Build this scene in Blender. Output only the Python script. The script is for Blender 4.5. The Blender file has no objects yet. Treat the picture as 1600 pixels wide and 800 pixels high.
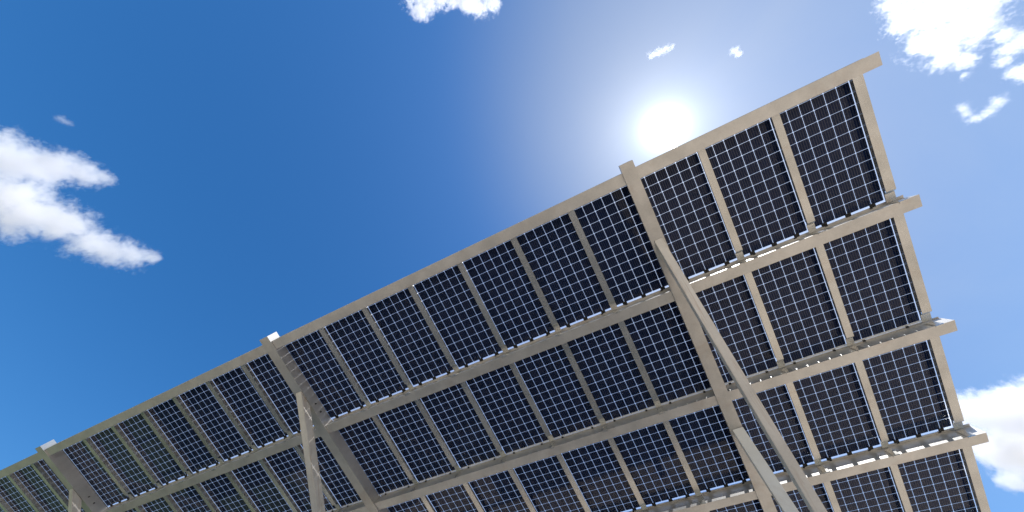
import bpy, bmesh, math, random
from mathutils import Matrix, Vector, Euler
R = math.radians
random.seed(7)
scene = bpy.context.scene
C = scene.collection

# ------------------------------------------------------------------ frames
# The canopy plane: u runs along the purlins, v down the slope, w is its upward normal.
TILT = R(10)
ORG = Vector((0, 0, 6.74))
PM = Matrix(((1, 0, 0), (0, math.cos(TILT), math.sin(TILT)), (0, -math.sin(TILT), math.cos(TILT))))
def W(u, v, d=0.0):                       # d = metres below the glass
    return ORG + PM @ Vector((u, v, -d))

# ------------------------------------------------------------------ camera
RC = Matrix(((0.8924281, 0.4359942, 0.1161080), (-0.4079067, 0.8896270, -0.2053678), (-0.1928320, 0.1359148, 0.9717732)))
CAMP = W(-4.32855, -0.23802, 5.22258)
FOC = 487.733                              # focal length in pixels of the 1600 px wide frame
cam_d = bpy.data.cameras.new('camera')
cam = bpy.data.objects.new('camera', cam_d); C.objects.link(cam); scene.camera = cam
cam_d.sensor_width = 36.0; cam_d.lens = 36.0 * FOC / 1600; cam_d.clip_start = 0.05; cam_d.clip_end = 60000
bx = PM @ Vector(RC[0]); by = PM @ Vector(RC[1]); bz = PM @ Vector(RC[2])
cam.matrix_world = Matrix(((bx.x, -by.x, -bz.x, CAMP.x), (bx.y, -by.y, -bz.y, CAMP.y), (bx.z, -by.z, -bz.z, CAMP.z), (0, 0, 0, 1)))
def px_dir(x, y):                          # direction in which the camera sees a point of the sky
    d = bx * ((x - 800) / FOC) + by * ((y - 400) / FOC) + bz
    return d
SUN = px_dir(1038, 201).normalized()

# ------------------------------------------------------------------ sky, sun, exposure
EXPO = 0.35
SKY_STRENGTH = 0.10
SUN_STRENGTH = 4.0
world = bpy.data.worlds.new('World'); scene.world = world; world.use_nodes = True
nt = world.node_tree; N = nt.nodes; L = nt.links
bg = N['Background']; bg.inputs['Strength'].default_value = SKY_STRENGTH
sky = N.new('ShaderNodeTexSky'); sky.sky_type = 'NISHITA'; sky.sun_disc = False
sky.sun_elevation = math.asin(SUN.z); sky.sun_rotation = math.atan2(SUN.x, SUN.y)
sky.altitude = 400; sky.air_density = 1.0; sky.dust_density = 0.2; sky.ozone_density = 2.0
hs = N.new('ShaderNodeHueSaturation'); hs.inputs['Saturation'].default_value = 1.36; hs.inputs['Value'].default_value = 1.18
L.new(sky.outputs[0], hs.inputs['Color']); tn = N.new('ShaderNodeMixRGB'); tn.blend_type = 'MULTIPLY'; tn.inputs[0].default_value = 1; tn.inputs[2].default_value = (0.92, 1.03, 1.10, 1)
L.new(hs.outputs[0], tn.inputs[1]); L.new(tn.outputs[0], bg.inputs['Color'])
# bright air round the sun itself (circumsolar glow), a function of the true direction of the sky
geo = N.new('ShaderNodeTexCoord')
dt = N.new('ShaderNodeVectorMath'); dt.operation = 'DOT_PRODUCT'; L.new(geo.outputs['Generated'], dt.inputs[0]); dt.inputs[1].default_value = SUN
nrm = N.new('ShaderNodeVectorMath'); nrm.operation = 'NORMALIZE'; L.new(geo.outputs['Generated'], nrm.inputs[0]); L.new(nrm.outputs[0], dt.inputs[0])
ac = N.new('ShaderNodeMath'); ac.operation = 'ARCCOSINE'; ac.use_clamp = False
mn = N.new('ShaderNodeMath'); mn.operation = 'MINIMUM'; mn.inputs[1].default_value = 0.9999999
L.new(dt.outputs['Value'], mn.inputs[0]); L.new(mn.outputs[0], ac.inputs[0])
def glow(scale, amp, power=1.0):
    a = N.new('ShaderNodeMath'); a.operation = 'DIVIDE'; L.new(ac.outputs[0], a.inputs[0]); a.inputs[1].default_value = scale
    p = N.new('ShaderNodeMath'); p.operation = 'POWER'; L.new(a.outputs[0], p.inputs[0]); p.inputs[1].default_value = power
    m = N.new('ShaderNodeMath'); m.operation = 'MULTIPLY'; L.new(p.outputs[0], m.inputs[0]); m.inputs[1].default_value = -1
    e = N.new('ShaderNodeMath'); e.operation = 'EXPONENT'; L.new(m.outputs[0], e.inputs[0])
    k = N.new('ShaderNodeMath'); k.operation = 'MULTIPLY'; L.new(e.outputs[0], k.inputs[0]); k.inputs[1].default_value = amp
    return k
g = [glow(0.0105, 60.0, 1.0), glow(0.05, 2.0), glow(0.42, 0.31)]
s1 = N.new('ShaderNodeMath'); s1.operation = 'ADD'; L.new(g[0].outputs[0], s1.inputs[0]); L.new(g[1].outputs[0], s1.inputs[1])
s2 = N.new('ShaderNodeMath'); s2.operation = 'ADD'; L.new(s1.outputs[0], s2.inputs[0]); L.new(g[2].outputs[0], s2.inputs[1])
bg2 = N.new('ShaderNodeBackground'); bg2.inputs['Color'].default_value = (0.90, 0.97, 1.0, 1); L.new(s2.outputs[0], bg2.inputs['Strength'])
GLOW_GAIN = 0.5
gm = N.new('ShaderNodeMath'); gm.operation = 'MULTIPLY'; gm.inputs[1].default_value = GLOW_GAIN; L.new(s2.outputs[0], gm.inputs[0]); L.new(gm.outputs[0], bg2.inputs['Strength'])
addw = N.new('ShaderNodeAddShader'); L.new(bg.outputs[0], addw.inputs[0]); L.new(bg2.outputs[0], addw.inputs[1])
# pale directional haze glow added to the sky colour over its brighter part
vd = N.new('ShaderNodeVectorMath'); vd.operation = 'DOT_PRODUCT'; L.new(nrm.outputs[0], vd.inputs[0]); vd.inputs[1].default_value = px_dir(1420, 110).normalized()
vm = N.new('ShaderNodeMapRange'); vm.interpolation_type = 'SMOOTHERSTEP'; vm.inputs[1].default_value = 0.45; vm.inputs[2].default_value = 1.0
L.new(vd.outputs['Value'], vm.inputs[0])
vn = N.new('ShaderNodeTexNoise'); vn.inputs['Scale'].default_value = 2.2; vn.inputs['Detail'].default_value = 7; vn.inputs['Roughness'].default_value = 0.6; vn.inputs['Distortion'].default_value = 0.7
L.new(nrm.outputs[0], vn.inputs['Vector'])
vr = N.new('ShaderNodeMapRange'); vr.inputs[1].default_value = 0.3; vr.inputs[2].default_value = 0.7; vr.inputs[3].default_value = 0.86; vr.inputs[4].default_value = 1.14; L.new(vn.outputs[0], vr.inputs[0])
vx = N.new('ShaderNodeMath'); vx.operation = 'MULTIPLY'; L.new(vm.outputs[0], vx.inputs[0]); L.new(vr.outputs[0], vx.inputs[1])
bg3 = N.new('ShaderNodeBackground'); bg3.inputs['Color'].default_value = (0.165, 0.125, 0.0, 1); L.new(vx.outputs[0], bg3.inputs['Strength'])
add3 = N.new('ShaderNodeAddShader'); L.new(addw.outputs[0], add3.inputs[0]); L.new(bg3.outputs[0], add3.inputs[1])
L.new(add3.outputs[0], N['World Output'].inputs['Surface'])

sd = bpy.data.lights.new('sun', 'SUN'); sd.energy = SUN_STRENGTH; sd.angle = R(0.53); sd.color = (1.0, 0.96, 0.90)
so = bpy.data.objects.new('sun', sd); C.objects.link(so); so.rotation_euler = SUN.to_track_quat('Z', 'Y').to_euler()
so.location = (0, 0, 60)
scene.view_settings.view_transform = 'Standard'; scene.view_settings.look = 'None'
scene.view_settings.exposure = EXPO; scene.view_settings.gamma = 1.0; scene.view_settings.use_curve_mapping = False
cy = scene.cycles
cy.max_bounces = 16; cy.diffuse_bounces = 4; cy.glossy_bounces = 4; cy.transmission_bounces = 6
cy.volume_bounces = 20; cy.transparent_max_bounces = 24
cy.volume_step_rate = 1.0; cy.volume_max_steps = 256
cy.use_denoising = True
cy.sample_clamp_indirect = 8.0

# ------------------------------------------------------------------ materials
def mat(name):
    m = bpy.data.materials.new(name); m.use_nodes = True
    return m, m.node_tree.nodes, m.node_tree.links, m.node_tree.nodes['Principled BSDF']
def noise(N, L, scale, detail=4, rough=0.55, vec=None, dist=0.0):
    n = N.new('ShaderNodeTexNoise'); n.inputs['Scale'].default_value = scale; n.inputs['Detail'].default_value = detail
    n.inputs['Roughness'].default_value = rough; n.inputs['Distortion'].default_value = dist
    if vec is not None: L.new(vec, n.inputs['Vector'])
    return n
def ramp(N, L, src, stops):
    r = N.new('ShaderNodeValToRGB'); L.new(src, r.inputs[0])
    e = r.color_ramp.elements
    while len(e) < len(stops): e.new(0.5)
    for k, (p, c) in enumerate(stops):
        e[k].position = p; e[k].color = (*c, 1) if len(c) == 3 else c
    return r
def galvanised(name, lo, hi, rough=0.40, metal=0.55, rust=0.0, streak=(1, 1, 1)):
    m, N, L, b = mat(name)
    tc = N.new('ShaderNodeTexCoord')
    geo = N.new('ShaderNodeNewGeometry')
    mp = N.new('ShaderNodeMapping'); mp.inputs['Scale'].default_value = (1, 1, 1); L.new(geo.outputs['Position'], mp.inputs[0])
    vo = N.new('ShaderNodeTexVoronoi'); vo.inputs['Scale'].default_value = 90; L.new(mp.outputs[0], vo.inputs['Vector'])
    n1 = noise(N, L, 2.6, 5, 0.55, mp.outputs[0]); n2 = noise(N, L, 60, 3, 0.5, mp.outputs[0])
    a = N.new('ShaderNodeMath'); a.operation = 'MULTIPLY_ADD'; L.new(vo.outputs['Color'], a.inputs[0]); a.inputs[1].default_value = 0.14
    L.new(n1.outputs[0], a.inputs[2])
    a2 = N.new('ShaderNodeMath'); a2.operation = 'MULTIPLY_ADD'; L.new(n2.outputs[0], a2.inputs[0]); a2.inputs[1].default_value = 0.20; L.new(a.outputs[0], a2.inputs[2])
    r = ramp(N, L, a2.outputs[0], [(0.45, lo), (0.95, hi)])
    col = r.outputs[0]
    # faint brown staining in patches
    if streak != (1, 1, 1):
        vr_ = N.new('ShaderNodeVectorRotate'); vr_.rotation_type = 'X_AXIS'; vr_.inputs['Angle'].default_value = R(43)
        L.new(geo.outputs['Position'], vr_.inputs['Vector'])
        m3 = N.new('ShaderNodeMapping'); m3.inputs['Scale'].default_value = streak; L.new(vr_.outputs[0], m3.inputs[0]); v3_ = m3.outputs[0]
    else: v3_ = mp.outputs[0]
    n3 = noise(N, L, 1.7, 8, 0.7, v3_, 0.6)
    rr = ramp(N, L, n3.outputs[0], [(0.54, (0, 0, 0)), (0.68, (1, 1, 1))])
    sc = N.new('ShaderNodeMath'); sc.operation = 'MULTIPLY'; L.new(rr.outputs[0], sc.inputs[0]); sc.inputs[1].default_value = 0.24 + rust
    mx = N.new('ShaderNodeMixRGB'); L.new(sc.outputs[0], mx.inputs[0]); L.new(col, mx.inputs[1]); mx.inputs[2].default_value = (0.44, 0.30, 0.20, 1)
    L.new(mx.outputs[0], b.inputs['Base Color'])
    b.inputs['Metallic'].default_value = metal
    rg = N.new('ShaderNodeMapRange'); L.new(n2.outputs[0], rg.inputs[0]); rg.inputs[3].default_value = rough - 0.08; rg.inputs[4].default_value = rough + 0.10
    L.new(rg.outputs[0], b.inputs['Roughness'])
    bp = N.new('ShaderNodeBump'); bp.inputs['Strength'].default_value = 0.06; bp.inputs['Distance'].default_value = 0.004
    L.new(n2.outputs[0], bp.inputs['Height']); L.new(bp.outputs[0], b.inputs['Normal'])
    return m
M_PURLIN = galvanised('galvanised_purlin', (0.55, 0.54, 0.52), (0.76, 0.74, 0.71), 0.42, 0.6)
M_RAIL = galvanised('galvanised_rail', (0.55, 0.545, 0.52), (0.76, 0.745, 0.71), 0.28, 0.75)
M_RAFTER = galvanised('galvanised_rafter', (0.52, 0.51, 0.49), (0.73, 0.71, 0.68), 0.38, 0.65)
M_BRACE = galvanised('galvanised_brace', (0.62, 0.59, 0.55), (0.80, 0.76, 0.71), 0.48, 0.4, 0.35, (9, 0.5, 9))
M_CLEAN = galvanised('galvanised_clean', (0.74, 0.71, 0.67), (0.84, 0.81, 0.77), 0.45, 0.15)

def plain(name, col, rough=0.5, metal=0.0):
    m, N, L, b = mat(name)
    n = noise(N, L, 30, 3)
    mx = N.new('ShaderNodeMixRGB'); L.new(n.outputs[0], mx.inputs[0])
    mx.inputs[1].default_value = (*[c * 0.75 for c in col], 1); mx.inputs[2].default_value = (*[min(1, c * 1.25) for c in col], 1)
    L.new(mx.outputs[0], b.inputs['Base Color']); b.inputs['Roughness'].default_value = rough; b.inputs['Metallic'].default_value = metal
    return m
M_BLACK = plain('black_plastic', (0.010, 0.011, 0.014), 0.45)
M_CLAMP = plain('dark_clamp', (0.03, 0.03, 0.032), 0.5, 0.3)
M_TRIM = plain('white_trim', (0.72, 0.74, 0.76), 0.5)
M_CONC = plain('concrete', (0.36, 0.34, 0.31), 0.9)

# glass with a milky grid between the cells: part of the light goes straight through, part is scattered
M_GLASS, N, L, b = mat('module_glass'); N.remove(b)
tr = N.new('ShaderNodeBsdfTransparent'); tr.inputs[0].default_value = (0.96, 0.975, 1.0, 1)
tl = N.new('ShaderNodeBsdfTranslucent'); tl.inputs[0].default_value = (0.86, 0.87, 0.90, 1)
mx = N.new('ShaderNodeMixShader'); mx.inputs[0].default_value = 0.13; L.new(tr.outputs[0], mx.inputs[1]); L.new(tl.outputs[0], mx.inputs[2])
gl = N.new('ShaderNodeBsdfGlossy'); gl.inputs['Roughness'].default_value = 0.05
fr = N.new('ShaderNodeFresnel'); fr.inputs['IOR'].default_value = 1.33
mx2 = N.new('ShaderNodeMixShader'); gb = N.new('ShaderNodeNewGeometry'); fm = N.new('ShaderNodeMath'); fm.operation = 'MULTIPLY_ADD'; fm.inputs[1].default_value = -1; fm.inputs[2].default_value = 1
L.new(gb.outputs['Backfacing'], fm.inputs[0]); fk = N.new('ShaderNodeMath'); fk.operation = 'MULTIPLY'; L.new(fr.outputs[0], fk.inputs[0]); L.new(fm.outputs[0], fk.inputs[1])
L.new(fk.outputs[0], mx2.inputs[0]); L.new(mx.outputs[0], mx2.inputs[1]); L.new(gl.outputs[0], mx2.inputs[2])
L.new(mx2.outputs[0], N['Material Output'].inputs['Surface'])

# cells: dark silicon with pale busbars and small differences from cell to cell
M_CELL, N, L, b = mat('silicon_cells')
tc = N.new('ShaderNodeTexCoord'); sp = N.new('ShaderNodeSeparateXYZ'); L.new(tc.outputs['Object'], sp.inputs[0])
CP = 0.1627
def math_(op, a, bb=None, c=None):
    n = N.new('ShaderNodeMath'); n.operation = op
    for k, q in enumerate((a, bb, c)):
        if q is None: continue
        if isinstance(q, (int, float)): n.inputs[k].default_value = q
        else: L.new(q, n.inputs[k])
    return n.outputs[0]
fx = math_('FRACT', math_('MULTIPLY', math_('ADD', sp.outputs[0], 10 * CP), 5.0 / CP))
bus = math_('LESS_THAN', math_('ABSOLUTE', math_('SUBTRACT', fx, 0.5)), 0.16)
ix = math_('FLOOR', math_('DIVIDE', sp.outputs[0], CP)); iy = math_('FLOOR', math_('DIVIDE', sp.outputs[1], CP))
oi = N.new('ShaderNodeObjectInfo')
cb = N.new('ShaderNodeCombineXYZ'); L.new(ix, cb.inputs[0]); L.new(iy, cb.inputs[1]); L.new(math_('MULTIPLY', oi.outputs['Random'], 50), cb.inputs[2])
wn = N.new('ShaderNodeTexWhiteNoise'); L.new(cb.outputs[0], wn.inputs['Vector'])
rc = ramp(N, L, wn.outputs['Value'], [(0.0, (0.0035, 0.0120, 0.046)), (0.6, (0.0055, 0.0150, 0.056)), (1.0, (0.012, 0.020, 0.058))])
mb = N.new('ShaderNodeMixRGB'); L.new(math_('MULTIPLY', bus, 0.75), mb.inputs[0]); L.new(rc.outputs[0], mb.inputs[1]); mb.inputs[2].default_value = (0.056, 0.064, 0.095, 1)
L.new(mb.outputs[0], b.inputs['Base Color']); b.inputs['Roughness'].default_value = 0.16; b.inputs['IOR'].default_value = 1.25; b.inputs['Specular IOR Level'].default_value = 0.0

# dry sandy ground under the canopy
M_GROUND, N, L, b = mat('sandy_ground')
ge = N.new('ShaderNodeNewGeometry')
n1 = noise(N, L, 0.25, 6, 0.6, ge.outputs['Position']); n2 = noise(N, L, 3, 4, 0.5, ge.outputs['Position'])
ad = N.new('ShaderNodeMath'); ad.operation = 'MULTIPLY_ADD'; L.new(n2.outputs[0], ad.inputs[0]); ad.inputs[1].default_value = 0.4; L.new(n1.outputs[0], ad.inputs[2])
r = ramp(N, L, ad.outputs[0], [(0.4, (0.33, 0.27, 0.20)), (0.95, (0.50, 0.42, 0.325))])
gx = N.new('ShaderNodeSeparateXYZ'); L.new(ge.outputs['Position'], gx.inputs[0])
ed = math_('SUBTRACT', math_('MULTIPLY_ADD', n1.outputs[0], 4.0, -22.0), gx.outputs[0])
em = N.new('ShaderNodeMapRange'); em.inputs[1].default_value = 0.0; em.inputs[2].default_value = 0.8; L.new(ed, em.inputs[0])
gr = ramp(N, L, n2.outputs[0], [(0.3, (0.050, 0.080, 0.035)), (0.7, (0.100, 0.130, 0.060))])
e2 = math_('MULTIPLY', em.outputs[0], math_('GREATER_THAN', math_('MULTIPLY_ADD', n1.outputs[0], 8.0, gx.outputs[0]), -95.0))
gm_ = N.new('ShaderNodeMixRGB'); L.new(e2, gm_.inputs[0]); L.new(r.outputs[0], gm_.inputs[1]); L.new(gr.outputs[0], gm_.inputs[2])
L.new(gm_.outputs[0], b.inputs['Base Color']); b.inputs['Roughness'].default_value = 0.95

# ------------------------------------------------------------------ helpers
def obj(name, bm, m, parent=None, loc=(0, 0, 0), rot=None, kind=None, smooth=False):
    bmesh.ops.recalc_face_normals(bm, faces=bm.faces)
    if name == 'cell_grid':
        bm.normal_update(); bmesh.ops.reverse_faces(bm, faces=[f for f in bm.faces if f.normal.z > 0])
    me = bpy.data.meshes.new(name); bm.to_mesh(me); bm.free()
    if m: me.materials.append(m)
    if smooth: me.polygons.foreach_set('use_smooth', [True] * len(me.polygons))
    o = bpy.data.objects.new(name, me); C.objects.link(o)
    o.location = loc
    if rot is not None: o.rotation_euler = rot
    if parent: o.parent = parent
    if kind: o['kind'] = kind
    return o
def box(bm, x0, x1, y0, y1, z0, z1):
    vs = [bm.verts.new((x, y, z)) for x in (x0, x1) for y in (y0, y1) for z in (z0, z1)]
    for f in ((0, 1, 3, 2), (4, 6, 7, 5), (0, 4, 5, 1), (2, 3, 7, 6), (0, 2, 6, 4), (1, 5, 7, 3)):
        bm.faces.new([vs[i] for i in f])
def sweep(bm, path, t, axis, a0, a1):
    """thin folded sheet: open polyline path (2D), thickness t, extruded along axis ('x','y') from a0 to a1"""
    n = len(path); P = [Vector(p) for p in path]
    offs = []
    for i in range(n):
        d1 = (P[i] - P[i - 1]).normalized() if i else None
        d2 = (P[i + 1] - P[i]).normalized() if i < n - 1 else None
        if d1 is None: nn = Vector((-d2.y, d2.x)); k = 1
        elif d2 is None: nn = Vector((-d1.y, d1.x)); k = 1
        else:
            na = Vector((-d1.y, d1.x)); nb = Vector((-d2.y, d2.x)); nn = (na + nb).normalized(); k = 1 / max(0.3, nn.dot(na))
        offs.append(P[i] + nn * t * k)
    ring = list(P) + offs[::-1]
    def v3(p, a): return (a, p.x, p.y) if axis == 'x' else (p.x, a, p.y)
    A = [bm.verts.new(v3(p, a0)) for p in ring]; B = [bm.verts.new(v3(p, a1)) for p in ring]
    m = len(ring)
    for i in range(m):
        j = (i + 1) % m
        bm.faces.new((A[i], A[j], B[j], B[i]))
    for i in range(n - 1):
        bm.faces.new((A[i], A[i + 1], A[m - 2 - i], A[m - 1 - i])); bm.faces.new((B[i], B[m - 1 - i], B[m - 2 - i], B[i + 1]))

# ------------------------------------------------------------------ ground
bm = bmesh.new()
bmesh.ops.create_grid(bm, x_segments=2, y_segments=2, size=6000)
obj('ground', bm, M_GROUND, kind='structure')

# ------------------------------------------------------------------ solar canopy
ROOT = bpy.data.objects.new('solar_canopy', None); C.objects.link(ROOT)
ROOT.location = (-10.4, 6.9, 0)
ROOT['label'] = 'large tilted canopy of dark solar panels on galvanised steel beams and braces'
ROOT['category'] = 'solar canopy'
ROT = Euler((-TILT, 0, 0))
def part(name, bm, m, u=0.0, v=0.0, d=0.0, parent=None, label=None, smooth=False):
    """part whose mesh is in plane axes (x=u, y=v, z=w) with its origin at (u, v, d)"""
    loc = W(u, v, d) - ROOT.location
    o = obj(name, bm, m, ROOT, loc, ROT, smooth=smooth)
    if label: o['label'] = label
    return o
def sub(name, bm, m, par, loc=(0, 0, 0)):
    return obj(name, bm, m, par, loc)
def clone(o, u, v, d):
    c = o.copy(); C.objects.link(c); c.parent = ROOT; c.location = W(u, v, d) - ROOT.location
    for ch in o.children:
        k = ch.copy(); C.objects.link(k); k.parent = c; k.location = ch.location
    return c

P = 1.04
VK = [0.012, 2.039, 4.065, 6.075, 8.09, 10.11]        # lower edge of each row of panels (index 1..)
RAFT = [3, 10, 17]                                      # joints that sit over a rafter
U_END = 0.19
U_FAR = -27.0

# rafters: channel open to the left, web on the right
def rafter(u):
    bm = bmesh.new()
    prof = [(-0.135, -0.222), (-0.135, -0.245), (0.070, -0.245), (0.070, -0.034), (-0.10, -0.034)]
    sweep(bm, prof, 0.006, 'y', -0.10, 10.9)
    return part('rafter', bm, M_RAFTER, u, 0, 0)
for j in RAFT + [24]:
    r_ = rafter(-j * P)
# purlins: leaning Z sections cut between the rafters
FV = {0: 0.014, 1: -0.002, 2: -0.020, 3: -0.004, 4: -0.026, 5: -0.020}
def purlin(k, ua, ub, dw=0.0):
    bm = bmesh.new()
    f0 = FV[k]
    # web leans: its foot stands a little nearer the high side than its head
    cap = {1: 0.005, 3: 0.004, 5: 0.004}.get(k, 0.012)
    prof = [(cap, -0.014), (0.082, -0.014), (0.082, -0.024), (f0 + 0.056, -0.024), (f0, -0.220), (f0 + 0.172, -0.220), (f0 + 0.172, -0.196)]
    sweep(bm, prof[::-1], 0.004, 'x', ua - (ua + ub) / 2, ub - (ua + ub) / 2)
    return part('purlin', bm, M_PURLIN, (ua + ub) / 2, VK[k], 0)
edges = []
prev = U_END
for j in RAFT + [24]:
    edges.append((-j * P + 0.0755, prev)); prev = -j * P + 0.062
edges.append((U_FAR, prev))
for k in range(6):
    for a, b_ in edges: purlin(k, a, b_)

def corners_px(u0, u1, v0, v1):
    out = []
    for u in (u0, u1):
        for v in (v0, v1):
            p = W(u, v) - CAMP; z = p.dot(bz)
            out.append((800 + FOC * p.dot(bx) / z, 400 + FOC * p.dot(by) / z))
    return out
def seen(u0, u1, v0, v1, m=110):
    c = corners_px(u0, u1, v0, v1)
    return not (max(x for x, y in c) < -m or min(x for x, y in c) > 1600 + m or min(y for x, y in c) > 800 + m)

# cross rails: hat strips that cover the joints between panels, their lower end folded up to the purlin
def rail_mesh(k, wl=0.053, wr=0.053):
    v0 = VK[k - 1] + FV[k - 1] + 0.060; v1 = VK[k] + FV[k]
    L_ = v1 - v0
    bm = bmesh.new()
    path = [(0, -0.085), (L_ - 0.150, -0.085), (L_ - 0.138, -0.080), (L_ - 0.118, -0.056), (L_ - 0.106, -0.050), (L_ - 0.06, -0.050), (L_ + 0.030, -0.050)]
    sweep(bm, path, 0.004, 'x', -wl, wr)
    for s in (-1, 1):
        box(bm, s * 0.030 - 0.002, s * 0.030 + 0.002, 0.0, L_ - 0.16, -0.079, -0.012)
    return bm, v0
rails = {}
for k in range(1, 6):
    for j in range(0, 24):
        if j in RAFT: continue
        u = -j * P
        if not seen(u - .3, u + .3, VK[k - 1], VK[k]): continue
        if j == 0:
            bm, v0 = rail_mesh(k, 0.050, 0.078)
            part('cross_rail', bm, M_RAIL, u, v0, 0, label='wider rail closing the end of the canopy')
        elif k not in rails:
            bm, v0 = rail_mesh(k)
            rails[k] = (part('cross_rail', bm, M_RAIL, u, v0, 0), v0)
        else:
            clone(rails[k][0], u, rails[k][1], 0)
# clip plates that fix the rails to the purlin webs
clips = {}
for k in range(1, 6):
    for j in range(0, 24):
        if j in RAFT: continue
        u = -j * P
        if not seen(u - .3, u + .3, VK[k] - .3, VK[k]): continue
        if k not in clips:
            bm = bmesh.new()
            sweep(bm, [(0.033, -0.064), (-0.006, -0.216), (-0.004, -0.226), (0.02, -0.226)][::-1], 0.003, 'x', -0.053, 0.053)
            clips[k] = part('rail_clip', bm, M_RAIL, u, VK[k] + FV[k] + 0.000, 0)
        else:
            clone(clips[k], u, VK[k] + FV[k], 0)

# panels
PANELS = {}
CELLS_W = 6 * CP; CELLS_L = 12 * CP
def make_panel(k):
    """origin at the lower right corner of the joint grid; x to -u"""
    v1 = 0.012 if k % 2 else 0.004
    v0 = -(VK[k] - VK[k - 1]) + 0.026
    bm = bmesh.new()
    box(bm, -P + 0.016, -0.016, v0, v1, -0.003, 0.003)
    o = part('solar_panel', bm, M_GLASS)
    bm = bmesh.new()
    base = -0.018 if k % 2 else -0.010
    uo = -(P - CELLS_W) / 2
    for i in range(6):
        for q in range(12):
            x1 = uo - i * CP - 0.0027; x0 = uo - (i + 1) * CP + 0.0027
            y1 = base - q * CP - 0.0021; y0 = base - (q + 1) * CP + 0.0021
            if y0 < v0 + 0.004: y0 = v0 + 0.004
            c = 0.008
            pts = [(x0 + c, y0), (x1 - c, y0), (x1, y0 + c), (x1, y1 - c), (x1 - c, y1), (x0 + c, y1), (x0, y1 - c), (x0, y0 + c)]
            f = bm.faces.new([bm.verts.new((a - uo, b_ - base, 0)) for a, b_ in pts])
    sub('cell_grid', bm, M_CELL, o, (uo, base, -0.0005))
    # dark edge tapes along both long sides
    bm = bmesh.new()
    box(bm, -0.0155, -0.004, v0, v1, -0.016, 0.004); sub('edge_seal', bm, M_BLACK, o)
    bm = bmesh.new(); box(bm, -P + 0.004, -P + 0.0155, v0, v1, -0.016, 0.004); sub('edge_seal', bm, M_BLACK, o)
    if k % 2:
        for cc in (1, 3, 5):
            bm = bmesh.new()
            box(bm, -0.037, 0.037, -0.036, 0.020, -0.021, -0.0035)
            bmesh.ops.bevel(bm, geom=list(bm.edges), offset=0.004, segments=1, affect='EDGES')
            sub('junction_box', bm, M_BLACK, o, (uo - cc * CP, 0.0, 0))
    else:
        bm = bmesh.new(); box(bm, -P + 0.017, -0.017, -0.0140, 0.015, -0.007, -0.0035)
        sub('edge_trim', bm, M_TRIM, o)
    for cc in (0.22, 0.80):
        bm = bmesh.new()
        box(bm, -0.018, 0.018, 0.010, 0.028, -0.026, -0.004)
        sub('clamp', bm, M_CLAMP, o, (-cc * P, 0, 0))
    return o
NP = 0
for k in range(1, 6):
    for i in range(0, 24):
        if not seen(-(i + 1) * P, -i * P, VK[k - 1], VK[k], 160): continue
        NP += 1
        if k not in PANELS:
            o = make_panel(k); o.location = W(-i * P, VK[k], 0) - ROOT.location; PANELS[k] = o
        else:
            clone(PANELS[k], -i * P, VK[k], 0)
print('panels', NP)

# braces: channels rising from the columns to the underside of the rafters
def brace(u, v, alpha, ul, ur, length, m, depth=0.15, label=None, t=0.006):
    a = R(alpha); ca, sa = math.cos(a), math.sin(a)
    d0 = 0.2515
    bm = bmesh.new()
    # section: closed box, its head cut flush with the rafter's flange
    sect = [(ul, 0), (ur, 0), (ur, depth), (ul, depth)]
    A = []; B = []
    for (x, h) in sect:
        # offset h along the normal that points up and down-slope
        vs = h / sa
        A.append(bm.verts.new((x, vs, 0)))
        B.append(bm.verts.new((x, length * ca + h * sa, -(length * sa - h * ca))))
    for i in range(4):
        j = (i + 1) % 4; bm.faces.new((A[i], A[j], B[j], B[i]))
    bm.faces.new(A); bm.faces.new(B)
    bmesh.ops.recalc_face_normals(bm, faces=bm.faces)
    bmesh.ops.bevel(bm, geom=[e for e in bm.edges if abs((e.verts[0].co - e.verts[1].co).x) < 1e-6 and (e.verts[0].co - e.verts[1].co).length > 1], offset=0.006, segments=2, affect='EDGES')
    return part('brace', bm, m, u, v, d0, label=label)
for j, al, al2 in ((3, 33.3, 60.9), (10, 25.5, 60.9), (17, 25.0, 60.9)):
    ta, tb = math.radians(al), math.radians(al2)
    # meeting point of the two braces
    det = math.cos(ta) * -math.sin(tb) + math.cos(tb) * math.sin(ta)
    dv = 4.731 - 1.164
    t1 = (dv * -math.sin(tb)) / det
    brace(-j * P, 1.164, al, -0.085, 0.035 if j == 3 else 0.057, t1, M_BRACE, label='long brace streaked with faint rust')
    s1_ = t1 * math.sin(ta) / math.sin(tb)
    brace(-j * P, 4.731, al2, -0.097, 0.075, s1_, M_CLEAN, depth=0.14)
    # column from the meeting point to the ground
    jp = W(-j * P, 4.731 + s1_ * math.cos(tb), 0.25 + s1_ * math.sin(tb))
    h = jp.z + 0.10
    bm = bmesh.new(); box(bm, -0.13, 0.13, -0.13, 0.13, 0, h)
    bmesh.ops.bevel(bm, geom=list(bm.edges), offset=0.012, segments=2, affect='EDGES')
    obj('column', bm, M_CLEAN, ROOT, Vector((jp.x, jp.y + 0.05, 0.30)) - ROOT.location)
    bm = bmesh.new(); bmesh.ops.create_cone(bm, cap_ends=True, segments=32, radius1=0.36, radius2=0.36, depth=0.42)
    obj('footing', bm, M_CONC, ROOT, Vector((jp.x, jp.y + 0.05, 0.12)) - ROOT.location)

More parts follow.
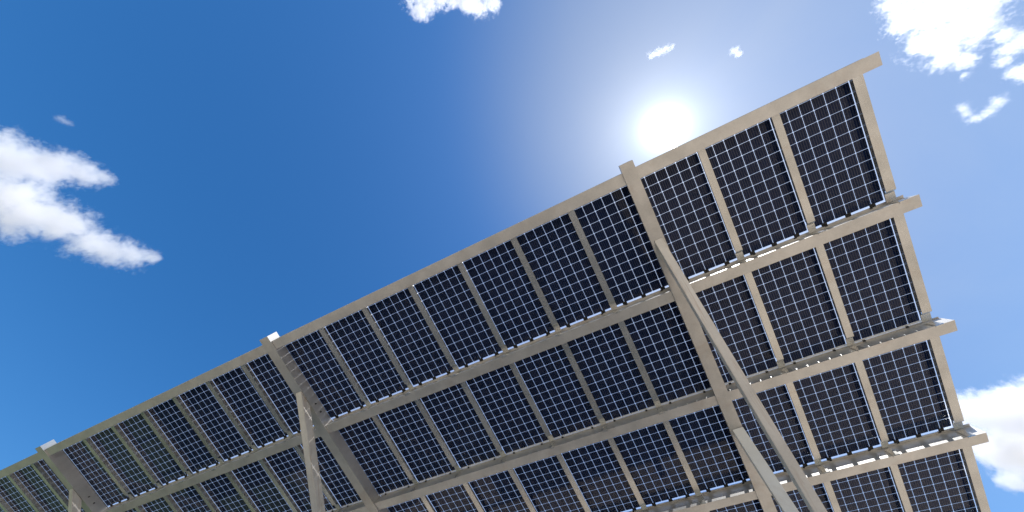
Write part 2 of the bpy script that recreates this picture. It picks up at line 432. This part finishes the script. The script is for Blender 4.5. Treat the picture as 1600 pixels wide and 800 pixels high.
# bolts where the braces meet the rafters
bolt0 = None
for j in RAFT:
    for (dv, du) in ((1.55, 0.080), (1.75, 0.080)):
        if bolt0 is None:
            bm = bmesh.new(); bmesh.ops.create_cone(bm, cap_ends=True, segments=6, radius1=0.016, radius2=0.016, depth=0.014)
            bmesh.ops.rotate(bm, verts=bm.verts, matrix=Matrix.Rotation(R(90), 3, 'Y'))
            bolt0 = part('bolt', bm, M_CLAMP, -j * P + du, dv, 0.15)
        else: clone(bolt0, -j * P + du, dv, 0.15)

# ------------------------------------------------------------------ clouds (real volumes, high in the sky)
def cloud(label, blobs, alt, dens, nscale, erode, thick=1.0, group=None, seed=0, soft=0.5):
    rnd = random.Random(seed)
    S = []
    c0 = px_dir(sum(b[0] for b in blobs) / len(blobs), sum(b[1] for b in blobs) / len(blobs))
    D = alt / c0.z                              # distance along the optical axis
    for (x, y, r) in blobs:
        z = D * (1 + rnd.uniform(-0.02, 0.02))
        p = CAMP + px_dir(x, y) * z
        S.append((p, r / FOC * z))
    ctr = sum((s[0] for s in S), Vector()) / len(S)
    bm = bmesh.new()
    for p, r in S:
        t_ = bmesh.ops.create_icosphere(bm, subdivisions=2, radius=r * 1.18, matrix=Matrix.Translation(p - ctr))
    me = bpy.data.meshes.new('cloud'); bm.to_mesh(me); bm.free()
    o = bpy.data.objects.new('cloud', me); C.objects.link(o); o.location = ctr
    md = o.modifiers.new('hull', 'REMESH'); md.mode = 'VOXEL'; md.voxel_size = min(r for _, r in S) * 0.28
    o['label'] = label; o['category'] = 'cloud'
    if group: o['group'] = group
    m = bpy.data.materials.new('cloud_vapour'); m.use_nodes = True; m.cycles.volume_step_rate = 0.35; m.cycles.homogeneous_volume = False
    N = m.node_tree.nodes; L = m.node_tree.links; N.remove(N['Principled BSDF'])
    def mt(op, a, bb=None, c=None):
        n = N.new('ShaderNodeMath'); n.operation = op
        for k, q in enumerate((a, bb, c)):
            if q is None: continue
            if isinstance(q, (int, float)): n.inputs[k].default_value = q
            else: L.new(q, n.inputs[k])
        return n.outputs[0]
    tc = N.new('ShaderNodeTexCoord'); vec = tc.outputs['Object']
    Rm = sum(r for _, r in S) / len(S)
    nw = N.new('ShaderNodeTexNoise'); nw.inputs['Scale'].default_value = nscale / Rm; nw.inputs['Detail'].default_value = 6; nw.inputs['Roughness'].default_value = 0.62
    nw.inputs['Distortion'].default_value = 0.3
    ofs = N.new('ShaderNodeVectorMath'); ofs.operation = 'ADD'; L.new(vec, ofs.inputs[0]); ofs.inputs[1].default_value = (seed * 313.0, seed * 97.0, 0)
    L.new(ofs.outputs[0], nw.inputs['Vector'])
    # union of soft balls: the largest of (1 - distance / radius)
    cur = None
    for p, r in S:
        ds = N.new('ShaderNodeVectorMath'); ds.operation = 'DISTANCE'; L.new(vec, ds.inputs[0]); ds.inputs[1].default_value = p - ctr
        q = mt('MULTIPLY_ADD', ds.outputs['Value'], -1.0 / r, 1.0)
        if cur is None: cur = q
        else:
            n = N.new('ShaderNodeMath'); n.operation = 'SMOOTH_MAX'; L.new(cur, n.inputs[0]); L.new(q, n.inputs[1]); n.inputs[2].default_value = 0.25; cur = n.outputs[0]
    nf = N.new('ShaderNodeTexNoise'); nf.inputs['Scale'].default_value = 4.5 * nscale / Rm; nf.inputs['Detail'].default_value = 8; nf.inputs['Roughness'].default_value = 0.74
    L.new(ofs.outputs[0], nf.inputs['Vector'])
    e = mt('SUBTRACT', cur, mt('MULTIPLY', mt('SUBTRACT', nw.outputs[0], 0.40), erode))
    e = mt('SUBTRACT', e, mt('MULTIPLY', mt('SUBTRACT', nf.outputs[0], 0.44), erode * 1.25))
    mr = N.new('ShaderNodeMapRange'); mr.inputs[1].default_value = 0.0; mr.inputs[2].default_value = soft; mr.inputs[3].default_value = 0; mr.inputs[4].default_value = dens / Rm
    L.new(e, mr.inputs[0])
    vp = N.new('ShaderNodeVolumePrincipled'); vp.inputs['Color'].default_value = (0.99, 0.99, 0.995, 1); vp.inputs['Anisotropy'].default_value = 0.5
    L.new(mr.outputs[0], vp.inputs['Density'])
    L.new(vp.outputs[0], N['Material Output'].inputs['Volume'])
    o.data.materials.append(m)
    return o
cloud('broad white cloud with a hooked upper arm left of the canopy',
      [(-40, 270, 62), (5, 245, 52), (50, 262, 46), (95, 262, 34), (135, 272, 26), (165, 279, 17), (25, 305, 52), (60, 335, 48), (20, 345, 36), (105, 352, 38), (140, 378, 36), (180, 397, 33), (215, 402, 26), (240, 402, 16)],
      900, 3.2, 1.0, 1.6, seed=1)
cloud('small ragged white cloud cut off by the top edge of the photo',
      [(640, 2, 20), (655, 16, 20), (672, 6, 22), (690, -2, 22), (710, -6, 22), (730, 2, 22), (748, 12, 20), (764, 8, 20), (700, -34, 36), (750, -30, 32), (655, -24, 30)], 1100, 3.0, 1.1, 2.0, seed=12)
cloud('large torn white cloud above the upper right end of the canopy',
      [(1395, 0, 26), (1420, 25, 34), (1460, 20, 46), (1450, 65, 36), (1490, 60, 44), (1480, 92, 24), (1505, 95, 20), (1530, 30, 36), (1540, -10, 50), (1508, 118, 10), (1440, -30, 50)], 1000, 2.4, 1.2, 2.3, seed=3)
cloud('thin torn cloud at the right edge beside the larger one',
      [(1572, 52, 20), (1580, 75, 20), (1570, 95, 14), (1590, 112, 18), (1610, 60, 24), (1620, 110, 24)], 1000, 1.7, 1.2, 2.1, seed=4)
cloud('faint curved wisp of cloud beside the upper right beam end',
      [(1506, 170, 13), (1512, 178, 12), (1520, 185, 12), (1528, 184, 12), (1537, 180, 12), (1546, 174, 12), (1554, 166, 12), (1562, 156, 13)], 1050, 0.7, 1.2, 2.2, seed=5)
cloud('bulging white cloud behind the lower right beam end',
      [(1512, 650, 34), (1545, 652, 46), (1590, 650, 50), (1630, 640, 60), (1560, 700, 44), (1600, 715, 48), (1585, 752, 22), (1640, 720, 50), (1512, 735, 16), (1500, 690, 30)], 1000, 3.4, 0.9, 1.2, seed=6)
cloud('tiny bright wisp of cloud just above the sun', [(1016, 86, 8), (1022, 84, 9), (1029, 81, 9), (1036, 79, 9), (1043, 76, 9), (1050, 73, 7)], 1050, 0.5, 1.2, 2.2, seed=7)
cloud('tiny faint wisp of cloud upper right of the sun', [(1146, 80, 8), (1154, 84, 8), (1152, 76, 6)], 1050, 0.5, 1.2, 1.6, seed=8)
cloud('tiny faint puff above the left cloud', [(96, 186, 9), (106, 192, 8)], 900, 0.5, 1.2, 1.8, seed=9)
